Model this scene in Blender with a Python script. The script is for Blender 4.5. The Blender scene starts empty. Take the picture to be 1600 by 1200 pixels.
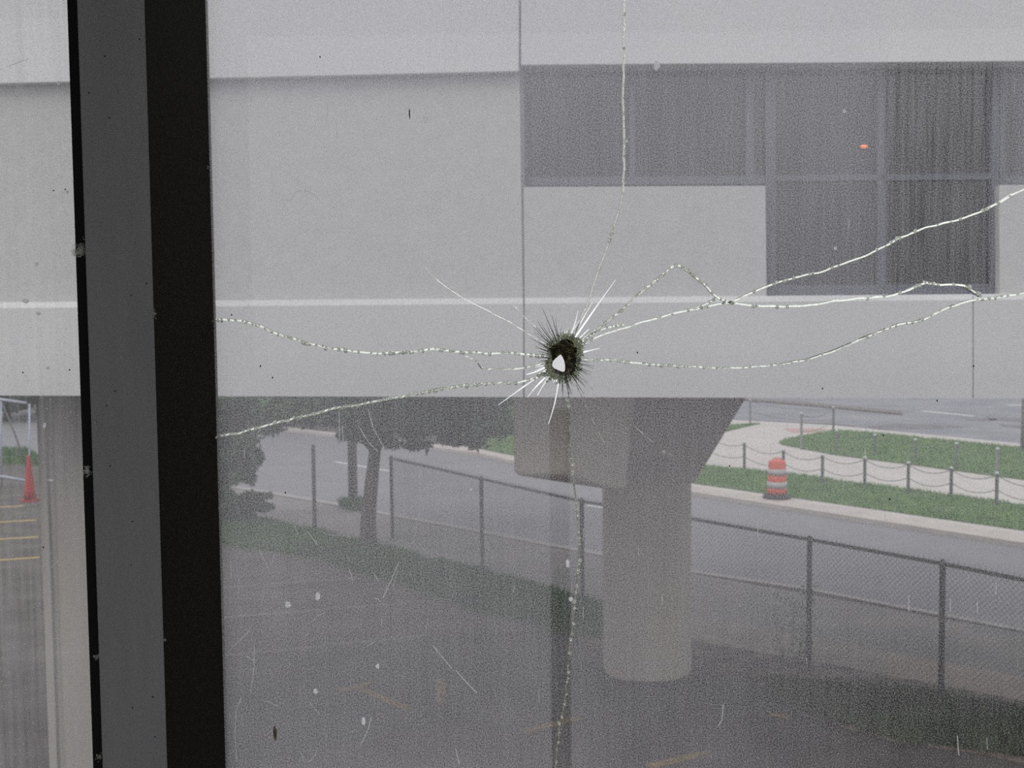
import bpy, bmesh, math, random
from mathutils import Vector, Matrix, geometry, noise
R = math.radians
rnd = random.Random(7)
sc = bpy.context.scene
COL = sc.collection

# ------------------------------------------------------------------ camera
EYE = Vector((0, 0, 5.1)); FPX = 1780.0
PITCH = R(3.6); ROLL = R(0.58)
cam_d = bpy.data.cameras.new('camera'); cam = bpy.data.objects.new('camera', cam_d); COL.objects.link(cam)
cam_d.sensor_width = 36; cam_d.lens = 36 * FPX / 1600; cam_d.clip_start = 0.02; cam_d.clip_end = 600
cam.location = EYE
CR = Matrix.Rotation(math.pi / 2 - PITCH, 4, 'X') @ Matrix.Rotation(-ROLL, 4, 'Z')
cam.rotation_euler = CR.to_euler()
cam_d.dof.use_dof = True; cam_d.dof.focus_distance = 1.02; cam_d.dof.aperture_fstop = 22
sc.camera = cam
C3 = CR.to_3x3()

# ------------------------------------------------------------------ world, sun, exposure
w = bpy.data.worlds.new('overcast_sky'); sc.world = w; w.use_nodes = True
nt = w.node_tree; nt.nodes.clear()
wo = nt.nodes.new('ShaderNodeOutputWorld'); bg = nt.nodes.new('ShaderNodeBackground')
tc = nt.nodes.new('ShaderNodeTexCoord'); sp = nt.nodes.new('ShaderNodeSeparateXYZ'); rp = nt.nodes.new('ShaderNodeValToRGB')
nt.links.new(tc.outputs['Generated'], sp.inputs[0]); zo = nt.nodes.new('ShaderNodeMath'); zo.operation = 'ADD'; zo.inputs[1].default_value = 0.08; nt.links.new(sp.outputs['Z'], zo.inputs[0]); nt.links.new(zo.outputs[0], rp.inputs[0])
rp.color_ramp.elements[0].position = 0.05; rp.color_ramp.elements[0].color = (0.93, 0.94, 0.97, 1)
rp.color_ramp.elements[1].position = 0.9; rp.color_ramp.elements[1].color = (1.0, 1.0, 1.03, 1)
e0 = rp.color_ramp.elements.new(0.02); e0.color = (0, 0, 0, 1)     # nothing below the horizon: the ground is there
nt.links.new(rp.outputs[0], bg.inputs[0]); bg.inputs[1].default_value = 2.0
nt.links.new(bg.outputs[0], wo.inputs[0])
sd = bpy.data.lights.new('hazy_sun', 'SUN'); sun = bpy.data.objects.new('hazy_sun', sd); COL.objects.link(sun)
sd.energy = 2.2; sd.angle = R(35); sd.color = (1.0, 0.97, 0.92)
SUN_DIR = Vector((0.42, 0.62, -0.95)).normalized()
sun.rotation_euler = SUN_DIR.to_track_quat('-Z', 'Y').to_euler()
sc.view_settings.view_transform = 'Standard'; sc.view_settings.look = 'None'
sc.view_settings.gamma = 1; sc.view_settings.use_curve_mapping = False
sc.view_settings.exposure = 0.0
sc.cycles.use_denoising = False
sc.cycles.use_adaptive_sampling = False
sc.cycles.transparent_max_bounces = 24
sc.cycles.max_bounces = 10
sc.cycles.sample_clamp_indirect = 6

# ------------------------------------------------------------------ placing helpers
def ray(px, py): return C3 @ Vector(((px - 800) / FPX, (600 - py) / FPX, -1))
def G(px, py, z=0.0):
    d = ray(px, py); t = (z - EYE.z) / d.z; return EYE + d * t
def P(px, py, Y):
    d = ray(px, py); return EYE + d * (Y / d.y)
FN = Vector((-0.055, -1, 0)).normalized()     # outward normal of the skyway's face (towards us)
FP0 = Vector((0, 10.0, 0))
def F(px, py, off=0.0):
    d = ray(px, py); t = ((FP0 + FN * off - EYE).dot(FN)) / d.dot(FN); return EYE + d * t

# ------------------------------------------------------------------ object helpers
def obj(name, bm, mat=None, parent=None, smooth=False, loc=None):
    me = bpy.data.meshes.new(name)
    if loc is not None: bmesh.ops.translate(bm, verts=bm.verts, vec=-Vector(loc))
    bm.normal_update(); bm.to_mesh(me); bm.free()
    for m in (mat if isinstance(mat, (list, tuple)) else [mat]):
        if m: me.materials.append(m)
    if smooth:
        for p in me.polygons: p.use_smooth = True
    o = bpy.data.objects.new(name, me); COL.objects.link(o)
    if loc is not None: o.location = loc
    if parent: o.parent = parent
    return o
def tag(o, label=None, cat=None, group=None, kind=None):
    if label: o['label'] = label
    if cat: o['category'] = cat
    if group: o['group'] = group
    if kind: o['kind'] = kind
    return o
def empty(name, loc=(0, 0, 0)):
    o = bpy.data.objects.new(name, None); COL.objects.link(o); o.location = loc; o.empty_display_size = 0.1
    return o
def under(o, root):                                      # parts are modelled in world space
    o.parent = root; o.matrix_parent_inverse = Matrix.Translation(-root.location); return o
def part(name, bm, mat, root, smooth=False): return under(obj(name, bm, mat, None, smooth), root)

def box(bm, a, b):
    vs = [bm.verts.new((x, y, z)) for x in (a[0], b[0]) for y in (a[1], b[1]) for z in (a[2], b[2])]
    for q in ((0,1,3,2),(4,6,7,5),(0,4,5,1),(2,3,7,6),(0,2,6,4),(1,5,7,3)): bm.faces.new([vs[i] for i in q])
def slab(bm, pts, vec):                                  # closed prism from a polygon
    a = [bm.verts.new(p) for p in pts]; b = [bm.verts.new(Vector(p) + vec) for p in pts]
    n = len(a); bm.faces.new(a); bm.faces.new(b[::-1])
    for i in range(n): bm.faces.new((a[i], b[i], b[(i+1) % n], a[(i+1) % n]))
    bmesh.ops.recalc_face_normals(bm, faces=bm.faces)
def tube(bm, pts, rad, n=8, cap=True):
    pts = [Vector(p) for p in pts]; rads = rad if isinstance(rad, (list, tuple)) else [rad] * len(pts)
    rings = []; ref = None
    for i, p in enumerate(pts):
        t = (pts[min(i+1, len(pts)-1)] - pts[max(i-1, 0)]).normalized()
        if ref is None:
            ref = t.orthogonal().normalized()
        ref = (ref - t * ref.dot(t)).normalized(); s = t.cross(ref)
        rings.append([bm.verts.new(p + (ref * math.cos(2*math.pi*k/n) + s * math.sin(2*math.pi*k/n)) * rads[i]) for k in range(n)])
    for a, b in zip(rings, rings[1:]):
        for k in range(n): bm.faces.new((a[k], a[(k+1) % n], b[(k+1) % n], b[k]))
    if cap and n > 2: bm.faces.new(rings[0][::-1]); bm.faces.new(rings[-1])
def lathe(bm, prof, c, n=32):
    rings = [[bm.verts.new((c[0] + r*math.cos(2*math.pi*k/n), c[1] + r*math.sin(2*math.pi*k/n), c[2] + z)) for k in range(n)] for r, z in prof]
    for a, b in zip(rings, rings[1:]):
        for k in range(n): bm.faces.new((a[k], a[(k+1) % n], b[(k+1) % n], b[k]))
    bm.faces.new(rings[0][::-1]); bm.faces.new(rings[-1])
def bevel(bm, w_, seg=2):
    bmesh.ops.bevel(bm, geom=list(bm.edges), offset=w_, segments=seg, affect='EDGES', profile=0.5, clamp_overlap=True)

# ------------------------------------------------------------------ materials
OUT = 0.62
INDOOR = ('interior', 'grey_painted_al', 'dark_bronze', 'black_rubber_g', 'crater', 'grey_lint', 'brown_ins', 'black_speck', 'green_glass')
def mat(name, col, rough=0.85, col2=None, scale=4.0, bump=0.0, bscale=60.0, stretch=(1, 1, 1), detail=6, metal=0.0, lo=0.35, hi=0.65, spec=0.3):
    m = bpy.data.materials.new(name); m.use_nodes = True; t = m.node_tree; b = t.nodes['Principled BSDF']
    if not name.startswith(INDOOR): col = tuple(c * OUT for c in col); col2 = tuple(c * OUT for c in col2) if col2 else None
    b.inputs['Roughness'].default_value = rough; b.inputs['Metallic'].default_value = metal
    b.inputs['Specular IOR Level'].default_value = spec
    b.inputs['Base Color'].default_value = (*col, 1)
    geo = t.nodes.new('ShaderNodeNewGeometry'); mp = t.nodes.new('ShaderNodeMapping')
    t.links.new(geo.outputs['Position'], mp.inputs[0]); mp.inputs['Scale'].default_value = stretch
    if col2:
        n = t.nodes.new('ShaderNodeTexNoise'); n.inputs['Scale'].default_value = scale; n.inputs['Detail'].default_value = detail
        n.inputs['Roughness'].default_value = 0.65
        t.links.new(mp.outputs[0], n.inputs['Vector'])
        r = t.nodes.new('ShaderNodeValToRGB'); r.color_ramp.elements[0].position = lo; r.color_ramp.elements[1].position = hi
        r.color_ramp.elements[0].color = (*col, 1); r.color_ramp.elements[1].color = (*col2, 1)
        t.links.new(n.outputs['Fac'], r.inputs[0]); t.links.new(r.outputs[0], b.inputs['Base Color'])
    if bump:
        n2 = t.nodes.new('ShaderNodeTexNoise'); n2.inputs['Scale'].default_value = bscale; n2.inputs['Detail'].default_value = 4
        t.links.new(mp.outputs[0], n2.inputs['Vector'])
        bp = t.nodes.new('ShaderNodeBump'); bp.inputs['Strength'].default_value = bump; bp.inputs['Distance'].default_value = 0.01
        t.links.new(n2.outputs['Fac'], bp.inputs['Height']); t.links.new(bp.outputs[0], b.inputs['Normal'])
    return m
M = {}
M['conc_band'] = mat('smooth_grey_concrete', (0.70, 0.70, 0.712), 0.9, (0.75, 0.75, 0.762), 0.7, 0.2, 40, (1, 1, 0.4))
M['conc_upper'] = mat('pale_top_concrete', (0.84, 0.84, 0.86), 0.9, (0.90, 0.90, 0.92), 0.7, 0.2, 40, (1, 1, 0.4))
M['conc_panel'] = mat('textured_concrete_panel', (0.61, 0.60, 0.60), 0.92, (0.67, 0.66, 0.66), 9.0, 0.4, 70)
M['joint'] = mat('joint_sealant', (0.27, 0.26, 0.26), 0.9)
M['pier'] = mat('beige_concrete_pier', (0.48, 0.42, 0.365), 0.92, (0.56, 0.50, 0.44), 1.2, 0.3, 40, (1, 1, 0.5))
M['pier_arm'] = mat('lit_beige_concrete', (0.98, 0.88, 0.78), 0.92, (1.08, 0.98, 0.88), 1.2, 0.3, 40, (1, 1, 0.5))  # brighter copy of the pier concrete: light on the arm put into its colour
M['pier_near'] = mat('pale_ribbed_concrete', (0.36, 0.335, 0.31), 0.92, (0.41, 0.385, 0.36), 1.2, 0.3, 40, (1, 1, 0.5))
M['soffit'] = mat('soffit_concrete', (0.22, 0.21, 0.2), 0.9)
M['win_frame'] = mat('blue_grey_aluminium', (0.125, 0.13, 0.17), 0.5, metal=0.2)
M['dark_glass'] = mat('dark_tinted_glass', (0.012, 0.013, 0.016), 0.12, spec=0.35)
M['lot'] = mat('worn_brown_asphalt', (0.075, 0.065, 0.062), 0.95, (0.14, 0.125, 0.115), 1.1, 0.5, 90)
M['road'] = mat('grey_asphalt_road', (0.235, 0.235, 0.252), 0.9, (0.27, 0.27, 0.29), 0.6, 0.2, 60)
M['road2'] = mat('patched_asphalt_road', (0.21, 0.22, 0.255), 0.9, (0.31, 0.31, 0.34), 0.35, 0.2, 60)
M['shoulder'] = mat('gritty_verge_asphalt', (0.20, 0.19, 0.19), 0.95, (0.27, 0.25, 0.24), 0.8, 0.4, 80)
M['walk'] = mat('pale_concrete_paving', (0.56, 0.52, 0.50), 0.92, (0.64, 0.60, 0.575), 0.9, 0.1, 60)
M['dirt'] = mat('sandy_dirt', (0.27, 0.235, 0.21), 0.95, (0.36, 0.31, 0.28), 1.5, 0.6, 60)
M['mulch'] = mat('dark_leaf_litter', (0.03, 0.025, 0.022), 0.95, (0.30, 0.24, 0.20), 2.6, 0.8, 60, detail=9, lo=0.38, hi=0.68)
M['curb'] = mat('pale_kerb_stone', (0.50, 0.46, 0.43), 0.9, (0.62, 0.56, 0.52), 1.5)
M['edge'] = mat('worn_road_edge', (0.34, 0.32, 0.31), 0.9, (0.46, 0.42, 0.41), 2)
M['tar'] = mat('dark_tar_patch', (0.13, 0.13, 0.14), 0.9, (0.22, 0.22, 0.24), 1.5)
M['median'] = mat('brown_kerb', (0.20, 0.175, 0.16), 0.9)
M['curb_red'] = mat('faded_red_kerb', (0.55, 0.36, 0.33), 0.9)
M['grass_soil'] = mat('turf', (0.07, 0.12, 0.045), 0.95, (0.12, 0.18, 0.07), 2.0, 0.6, 60)
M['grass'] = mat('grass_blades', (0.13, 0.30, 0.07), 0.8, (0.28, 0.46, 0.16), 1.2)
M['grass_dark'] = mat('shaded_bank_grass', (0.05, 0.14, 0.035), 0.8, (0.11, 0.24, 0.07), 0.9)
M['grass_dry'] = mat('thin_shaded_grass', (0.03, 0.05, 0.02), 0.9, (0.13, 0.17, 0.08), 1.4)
M['white_paint'] = mat('worn_white_paint', (0.62, 0.62, 0.62), 0.85, (0.8, 0.8, 0.8), 8)
M['pale_line'] = mat('worn_pale_line', (0.13, 0.12, 0.11), 0.95, (0.27, 0.25, 0.21), 3)
M['yellow_line'] = mat('worn_yellow_line', (0.16, 0.125, 0.085), 0.95, (0.46, 0.29, 0.08), 4)
M['orange_line'] = mat('yellow_parking_paint', (0.55, 0.38, 0.12), 0.9)
M['bark'] = mat('tree_bark', (0.055, 0.045, 0.04), 0.95, (0.12, 0.10, 0.09), 6, 0.8, 30, (1, 1, 0.2))
M['pole_wood'] = mat('weathered_pole_wood', (0.13, 0.115, 0.10), 0.95, (0.19, 0.17, 0.15), 5, 0.4, 30, (1, 1, 0.1))
M['leaf'] = mat('tree_leaves', (0.035, 0.085, 0.028), 0.7, (0.08, 0.17, 0.06), 1.6)
M['leaf_light'] = mat('light_leaves', (0.05, 0.10, 0.03), 0.7, (0.11, 0.18, 0.06), 1.6)
M['fence'] = mat('galvanised_fence_steel', (0.14, 0.14, 0.14), 0.6, (0.22, 0.22, 0.22), 12, metal=0.1)
M['wire'] = mat('galvanised_wire', (0.16, 0.16, 0.16), 0.6, metal=0.3)
M['bollard'] = mat('grey_painted_post', (0.58, 0.62, 0.65), 0.6, (0.66, 0.70, 0.73), 8)
M['chain'] = mat('dull_steel_chain', (0.14, 0.14, 0.15), 0.6)
M['orange'] = mat('orange_plastic', (0.75, 0.13, 0.06), 0.5)
M['white_band'] = mat('white_reflective_band', (0.50, 0.50, 0.50), 0.4)
M['rubber'] = mat('black_rubber', (0.06, 0.06, 0.065), 0.8)
M['red_cone'] = mat('red_cone_plastic', (0.50, 0.035, 0.03), 0.6)
M['gate_pipe'] = mat('pale_blue_pipe', (0.50, 0.54, 0.66), 0.5)
M['mull_face'] = mat('grey_painted_aluminium', (0.13, 0.132, 0.135), 0.6, (0.15, 0.152, 0.155), 30, 0.05, 900, (1, 1, 0.15))
M['mull_side'] = mat('dark_bronze_aluminium', (0.009, 0.0075, 0.005), 0.7, spec=0.03)
M['gasket'] = mat('black_rubber_gasket', (0.008, 0.009, 0.008), 0.8, spec=0.05)
M['room'] = mat('interior_plaster', (0.42, 0.41, 0.39), 0.9)
M['roomfloor'] = mat('interior_floor', (0.2, 0.19, 0.18), 0.8)
M['lint'] = mat('grey_lint', (0.40, 0.40, 0.37), 0.95)
M['splat'] = mat('white_dropping', (0.95, 0.95, 0.97), 0.9)
M['bug'] = mat('brown_insect_husk', (0.22, 0.17, 0.11), 0.8, (0.02, 0.015, 0.01), 400)
M['speck'] = mat('black_speck', (0.01, 0.01, 0.01), 0.9)

def glow(name, col, s):
    m = bpy.data.materials.new(name); m.use_nodes = True; b = m.node_tree.nodes['Principled BSDF']
    b.inputs['Base Color'].default_value = (*col, 1); b.inputs['Emission Color'].default_value = (*col, 1); b.inputs['Emission Strength'].default_value = s
    return m
M['lamp'] = glow('lit_orange_lamp', (1.0, 0.25, 0.06), 0.8)

def translucent(name, col, fac=0.5):
    m = bpy.data.materials.new(name); m.use_nodes = True; t = m.node_tree; t.nodes.clear()
    o = t.nodes.new('ShaderNodeOutputMaterial'); d = t.nodes.new('ShaderNodeBsdfDiffuse'); tr = t.nodes.new('ShaderNodeBsdfTranslucent'); mx = t.nodes.new('ShaderNodeMixShader')
    d.inputs[0].default_value = (*col, 1); tr.inputs[0].default_value = (*col, 1); mx.inputs[0].default_value = fac
    t.links.new(d.outputs[0], mx.inputs[1]); t.links.new(tr.outputs[0], mx.inputs[2]); t.links.new(mx.outputs[0], o.inputs[0]); return m
M['splat'] = translucent('white_dropping', (0.95, 0.95, 0.97), 0.8)
M['hair'] = translucent('pale_fibre', (0.97, 0.97, 0.97), 0.9)

def clear_glass(name, tint, ior=1.5, rough=0.0):
    m = bpy.data.materials.new(name); m.use_nodes = True; t = m.node_tree; t.nodes.clear()
    o = t.nodes.new('ShaderNodeOutputMaterial'); g = t.nodes.new('ShaderNodeBsdfGlass')
    g.inputs['Color'].default_value = (*tint, 1); g.inputs['Roughness'].default_value = rough; g.inputs['IOR'].default_value = ior
    t.links.new(g.outputs[0], o.inputs[0]); return m
M['crack'] = clear_glass('fractured_glass', (0.98, 1.0, 0.94), 1.5, 0.08)
def fracture(name, tint, white, fac):                     # fracture face: part clear prism, part finely shattered white glass
    m = clear_glass(name, tint or (1, 1, 1), 1.5, 0.12); t = m.node_tree; g = [n for n in t.nodes if n.type == 'BSDF_GLASS'][0]; o = [n for n in t.nodes if n.type == 'OUTPUT_MATERIAL'][0]
    tl = t.nodes.new('ShaderNodeBsdfTranslucent'); tl.inputs[0].default_value = (*white, 1); mx = t.nodes.new('ShaderNodeMixShader'); mx.inputs[0].default_value = fac
    t.links.new(g.outputs[0], mx.inputs[1]); t.links.new(tl.outputs[0], mx.inputs[2]); t.links.new(mx.outputs[0], o.inputs[0]); return m
def mirror(name, col, rough):
    m = bpy.data.materials.new(name); m.use_nodes = True; b = m.node_tree.nodes['Principled BSDF']
    b.inputs['Base Color'].default_value = (*col, 1); b.inputs['Metallic'].default_value = 1.0; b.inputs['Roughness'].default_value = rough; return m
M['crack_white'] = mirror('glinting_fracture_wall', (0.95, 0.96, 0.95), 0.18)
M['crumb'] = fracture('frosted_glass_crumb', (1, 1, 0.97), (0.97, 1.0, 0.96), 0.45)
M['crack_dark'] = clear_glass('dark_splinter_glass', (0.30, 0.34, 0.30), 1.5, 0.1)  # splinters facing away from the light: their darkness put into the tint
M['crushed'] = fracture('crushed_glass', (0.95, 0.97, 0.88), (0.96, 0.98, 0.90), 0.85)
M['crater'] = mat('crater_olive_refraction', (0.04, 0.036, 0.016), 0.3, (0.42, 0.37, 0.20), 300, 1.0, 500, detail=5, lo=0.50, hi=0.72, spec=0.5)  # dark room refracted in the chipped glass, put in as surface colour

# dusty pane: a thin film of road grime on clear glass. Everything here sets how strongly the film mixes in where
def dusty(name, base, grain, streak, col, tint, clean_strip=None, clean_side=None):
    m = bpy.data.materials.new(name); m.use_nodes = True; t = m.node_tree; t.nodes.clear(); N = t.nodes.new; L = t.links.new
    out = N('ShaderNodeOutputMaterial'); geo = N('ShaderNodeNewGeometry'); sep = N('ShaderNodeSeparateXYZ'); L(geo.outputs['Position'], sep.inputs[0])
    def math_(op, a, b=None, c=None, clamp=False):
        n = N('ShaderNodeMath'); n.operation = op; n.use_clamp = clamp
        for i, v in enumerate((a, b, c)):
            if v is None: continue
            if isinstance(v, (int, float)): n.inputs[i].default_value = v
            else: L(v, n.inputs[i])
        return n.outputs[0]
    def nz(scale, stretch=(1, 1, 1), detail=2, rough=0.6):
        mp = N('ShaderNodeMapping'); mp.inputs['Scale'].default_value = stretch; L(geo.outputs['Position'], mp.inputs[0])
        n = N('ShaderNodeTexNoise'); n.inputs['Scale'].default_value = scale; n.inputs['Detail'].default_value = detail; n.inputs['Roughness'].default_value = rough
        L(mp.outputs[0], n.inputs['Vector']); return n.outputs['Fac']
    def band(v, a, b, s):                                 # 1 inside [a,b], soft edge s
        lo = N('ShaderNodeMapRange'); lo.interpolation_type = 'SMOOTHSTEP'; L(v, lo.inputs[0]); lo.inputs[1].default_value = a - s; lo.inputs[2].default_value = a + s
        hi = N('ShaderNodeMapRange'); hi.interpolation_type = 'SMOOTHSTEP'; L(v, hi.inputs[0]); hi.inputs[1].default_value = b - s; hi.inputs[2].default_value = b + s
        return math_('MULTIPLY', lo.outputs[0], math_('SUBTRACT', 1.0, hi.outputs[0]))
    fine = math_('MULTIPLY', math_('SUBTRACT', nz(850, detail=1), 0.5), 2.0)
    blot = math_('MULTIPLY', math_('SUBTRACT', nz(9, detail=4), 0.5), 2.0)
    vs = math_('MULTIPLY', math_('SUBTRACT', nz(230, (1, 1, 0.03), 3), 0.5), 2.0)
    vm = nz(6, (1, 1, 0.5), 2)
    # film mix stronger towards the upper left, weaker towards the lower right
    zr = math_('SUBTRACT', sep.outputs['Z'], 5.1)
    g0 = math_('MULTIPLY_ADD', math_('MAXIMUM', zr, 0.0), 0.6, base)
    g1 = math_('MULTIPLY_ADD', sep.outputs['X'], -0.12, g0)
    g2 = math_('MULTIPLY', math_('MAXIMUM', math_('SUBTRACT', sep.outputs['X'], 0.05), 0.0), math_('MAXIMUM', math_('SUBTRACT', math_('MULTIPLY', zr, -1.0), 0.15), 0.0))
    g1 = math_('MULTIPLY_ADD', g2, -2.2, g1)
    a = math_('MULTIPLY_ADD', fine, grain, g1)
    a = math_('MULTIPLY_ADD', blot, 0.07, a)
    a = math_('MULTIPLY_ADD', math_('MULTIPLY', vs, math_('POWER', vm, 1.5)), streak, a)
    if clean_strip:                                       # rain ran out of the hole and rinsed a strip below it
        (x0, x1, ztop) = clean_strip
        st = math_('MULTIPLY', band(sep.outputs['X'], x0, x1, 0.0012), band(sep.outputs['Z'], -10, ztop, 0.004))
        st = math_('MULTIPLY', st, math_('MULTIPLY_ADD', nz(420, (1, 1, 0.02), 2), 0.6, 0.1))
        a = math_('SUBTRACT', a, math_('MULTIPLY', st, 0.40))
    if clean_side:
        (x0, x1, z0, z1) = clean_side
        st = math_('MULTIPLY', band(sep.outputs['X'], x0, x1, 0.02), band(sep.outputs['Z'], z0, z1, 0.03))
        st = math_('MULTIPLY', st, math_('POWER', nz(300, (1, 1, 0.03), 3), 2.0))
        a = math_('SUBTRACT', a, math_('MULTIPLY', st, 0.55))
    specks = math_('GREATER_THAN', nz(700, detail=0), 0.80)
    a = math_('MAXIMUM', a, math_('MULTIPLY', specks, 0.75))
    a = math_('MINIMUM', math_('MAXIMUM', a, 0.03), 0.95)
    tr = N('ShaderNodeBsdfTransparent'); tr.inputs[0].default_value = tint
    dif = N('ShaderNodeBsdfDiffuse'); tl = N('ShaderNodeBsdfTranslucent'); ms = N('ShaderNodeMixShader'); ms.inputs[0].default_value = 0.85
    dif.inputs[0].default_value = (*col, 1); tl.inputs[0].default_value = (*col, 1)
    L(dif.outputs[0], ms.inputs[1]); L(tl.outputs[0], ms.inputs[2])
    mx = N('ShaderNodeMixShader'); L(a, mx.inputs[0]); L(tr.outputs[0], mx.inputs[1]); L(ms.outputs[0], mx.inputs[2])
    L(mx.outputs[0], out.inputs[0]); return m
def clean_pane():
    m = bpy.data.materials.new('clear_window_glass'); m.use_nodes = True; t = m.node_tree; t.nodes.clear(); N = t.nodes.new; L = t.links.new
    out = N('ShaderNodeOutputMaterial'); tr = N('ShaderNodeBsdfTransparent'); gl = N('ShaderNodeBsdfGlossy'); gl.inputs['Roughness'].default_value = 0.02
    lw = N('ShaderNodeFresnel'); lw.inputs[0].default_value = 1.25
    mx = N('ShaderNodeMixShader'); L(lw.outputs[0], mx.inputs[0]); L(tr.outputs[0], mx.inputs[1]); L(gl.outputs[0], mx.inputs[2]); L(mx.outputs[0], out.inputs[0]); return m
M['clean'] = clean_pane()
M['edge_glass'] = mat('green_glass_edge', (0.10, 0.16, 0.12), 0.4)

# ================================================================== OUR WINDOW
YR = 1.016; YF = 0.85; TH = 0.006
YI = YR - 0.002; YO = YI + TH                             # inner and outer face of the broken pane
def W(px, py, Y=None): return P(px, py, YI if Y is None else Y)
xr0 = W(334, 600, YR).x                                   # where the right pane leaves the mullion
HOLE_C = (879, 560)
strip = (W(859, 700).x, W(890, 700).x, W(880, 640).z)
side = (W(1380, 300).x, W(1575, 300).x, W(1500, 470).z, W(1500, 60).z)
M['dust_r'] = dusty('dusty_window_glass', 0.34, 0.62, 0.18, (0.46, 0.452, 0.475), (0.62, 0.63, 0.625, 1), strip, side)
M['dust_l'] = dusty('rain_streaked_window_glass', 0.26, 0.10, 0.75, (0.48, 0.475, 0.49), (0.68, 0.69, 0.68, 1))

win1 = tag(empty('window_1', W(800, 1000)), 'broken dusty window pane with a hole and long radiating cracks, right of the mullion', kind='structure')
win2 = tag(empty('window_2', P(60, 1000, 0.87)), 'rain-streaked window pane left of the grey mullion', kind='structure')

# crack centre lines, in the pane: each a list of photo-frame points turned into pane points at once
CR_LINES = [
    ('top', [(976,-40),(976,0),(975.5,80),(974,160),(975,230),(974,290),(971,312),(962,345),(950,380),(938,415),(924,455),(912,490),(901,515),(893,530)], 0.9, 0.15),
    ('up_right', [(900,535),(918,524),(932,516),(950,500),(975,482),(1000,458),(1025,437),(1046,420),(1056,415),(1066,417),(1082,428),(1098,442),(1110,455),(1121,465),(1133,470),(1155,475),(1185,478)], 1.0, 0.8),
    ('up_right', [(1185,478),(1230,479),(1265,477),(1300,471),(1340,467),(1385,463),(1410,457),(1428,450),(1445,442),(1452,441),(1466,445),(1490,445),(1510,447),(1522,456),(1533,463)], 1.0, 0.35),
    ('far_right', [(902,545),(920,533),(950,521),(985,509),(1010,501),(1045,492),(1080,484),(1110,477),(1140,472),(1165,462),(1200,447),(1240,434),(1285,424),(1330,408),(1370,391),(1410,370),(1450,355),(1490,345),(1530,331),(1560,318),(1585,303),(1640,280)], 0.9, 0.35),
    ('fork', [(905,536),(925,522),(945,514),(962,509),(975,507)], 0.75, 0.5),
    ('spur', [(1084,482),(1096,478),(1108,472),(1120,465)], 0.7, 0.2),
    ('right', [(908,562),(935,562),(980,565),(1015,569),(1045,571),(1090,574),(1135,575),(1180,573),(1215,570),(1248,564),(1280,556),(1315,544),(1350,528),(1400,509),(1435,501),(1460,491),(1490,478),(1520,470),(1560,465),(1590,459),(1640,452)], 0.85, 0.5),
    ('left_top', [(852,556),(830,555),(805,552),(770,552),(735,550),(710,549),(680,545),(655,549),(620,551),(585,552),(550,549),(515,544),(485,537),(460,530),(435,522),(410,511),(385,503),(362,501),(330,499),(300,500)], 1.0, 0.85),
    ('left_mid', [(852,567),(835,571),(800,577),(765,577),(752,575),(746,567),(738,561),(728,556)], 0.9, 0.1),
    ('left_low', [(852,582),(835,590),(815,596),(790,598),(755,599),(720,603),(690,608),(650,615),(610,623),(570,630),(530,637),(490,646),(450,656),(410,666),(375,676),(345,681),(310,690)], 1.0, 0.85),
    ('down', [(888,612),(889,650),(891,700),(895,740),(899,775),(903,810),(905,845),(905,880),(902,910),(897,945),(894,980),(889,1030),(884,1080),(876,1130),(869,1180),(862,1240)], 0.95, 0.45),
    ('faint_ul', [(856,540),(832,525),(800,505),(765,487),(735,472),(700,450),(680,434),(664,418)], 0.4, 0.0),
    ('faint_ul', [(860,535),(838,512),(820,495),(800,474)], 0.4, 0.0),
    ('faint_dr', [(905,590),(930,610),(960,640),(990,665),(1015,688),(1035,703),(1050,712)], 0.35, 0.1),
    ('faint_d', [(900,600),(915,635),(930,665),(945,695)], 0.3, 0.0),
]
def resample(pts, step):
    out = [pts[0]]
    for a, b in zip(pts, pts[1:]):
        n = max(1, int((b - a).length / step))
        for i in range(1, n + 1): out.append(a.lerp(b, i / n))
    return out
def smooth_line(px):                                      # Catmull-Rom through the given points
    pts = [Vector(p) for p in px]; out = []
    for i in range(len(pts) - 1):
        p0 = pts[max(i-1, 0)]; p1 = pts[i]; p2 = pts[i+1]; p3 = pts[min(i+2, len(pts)-1)]
        n = max(2, int((p2 - p1).length / 5))
        for k in range(n):
            t = k / n
            out.append(0.5 * ((2*p1) + (p2 - p0)*t + (2*p0 - 5*p1 + 4*p2 - p3)*t*t + (3*p1 - p0 - 3*p2 + p3)*t**3))
    out.append(pts[-1]); return out

xl, xh, zl, zh = xr0 - 0.02, 1.25, EYE.z - 0.62, EYE.z + 0.66
lines = []
for key, px, rmm, bead in CR_LINES:
    pl = []
    for p in smooth_line(px):
        q = W(p.x, p.y); pl.append(Vector((q.x, q.z)))
    # a little natural jitter across the line
    pj = []
    for i, p in enumerate(pl):
        a = pl[max(i-1, 0)]; b = pl[min(i+1, len(pl)-1)]; d = (b - a).normalized(); n = Vector((-d.y, d.x))
        pj.append(p + n * (noise.noise(Vector((p.x*90, p.y*90, 1.3))) * 0.0009))
    lines.append((key, pj, rmm, bead))

HOLE = [(886,530),(880,531),(872,536),(865,540),(859,545),(861,552),(862,560),(861,570),(861,578),(866,583),(874,586),(882,587),(890,585),(896,580),(899,570),(900,560),(900,552),(902,545),(897,540),(894,534)]
HOLE = [(879 + (x-879)*1.08, 559 + (y-559)*1.06) for x, y in HOLE]
GAP = [(876,554),(879,557),(882,564),(883.5,571),(883.5,580),(880,582),(875,580),(866,576),(863,572),(864,566),(868,561),(872,558)]
hole2 = [Vector((W(*p).x, W(*p).z)) for p in HOLE]; gap2 = [Vector((W(*p).x, W(*p).z)) for p in GAP]

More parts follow.
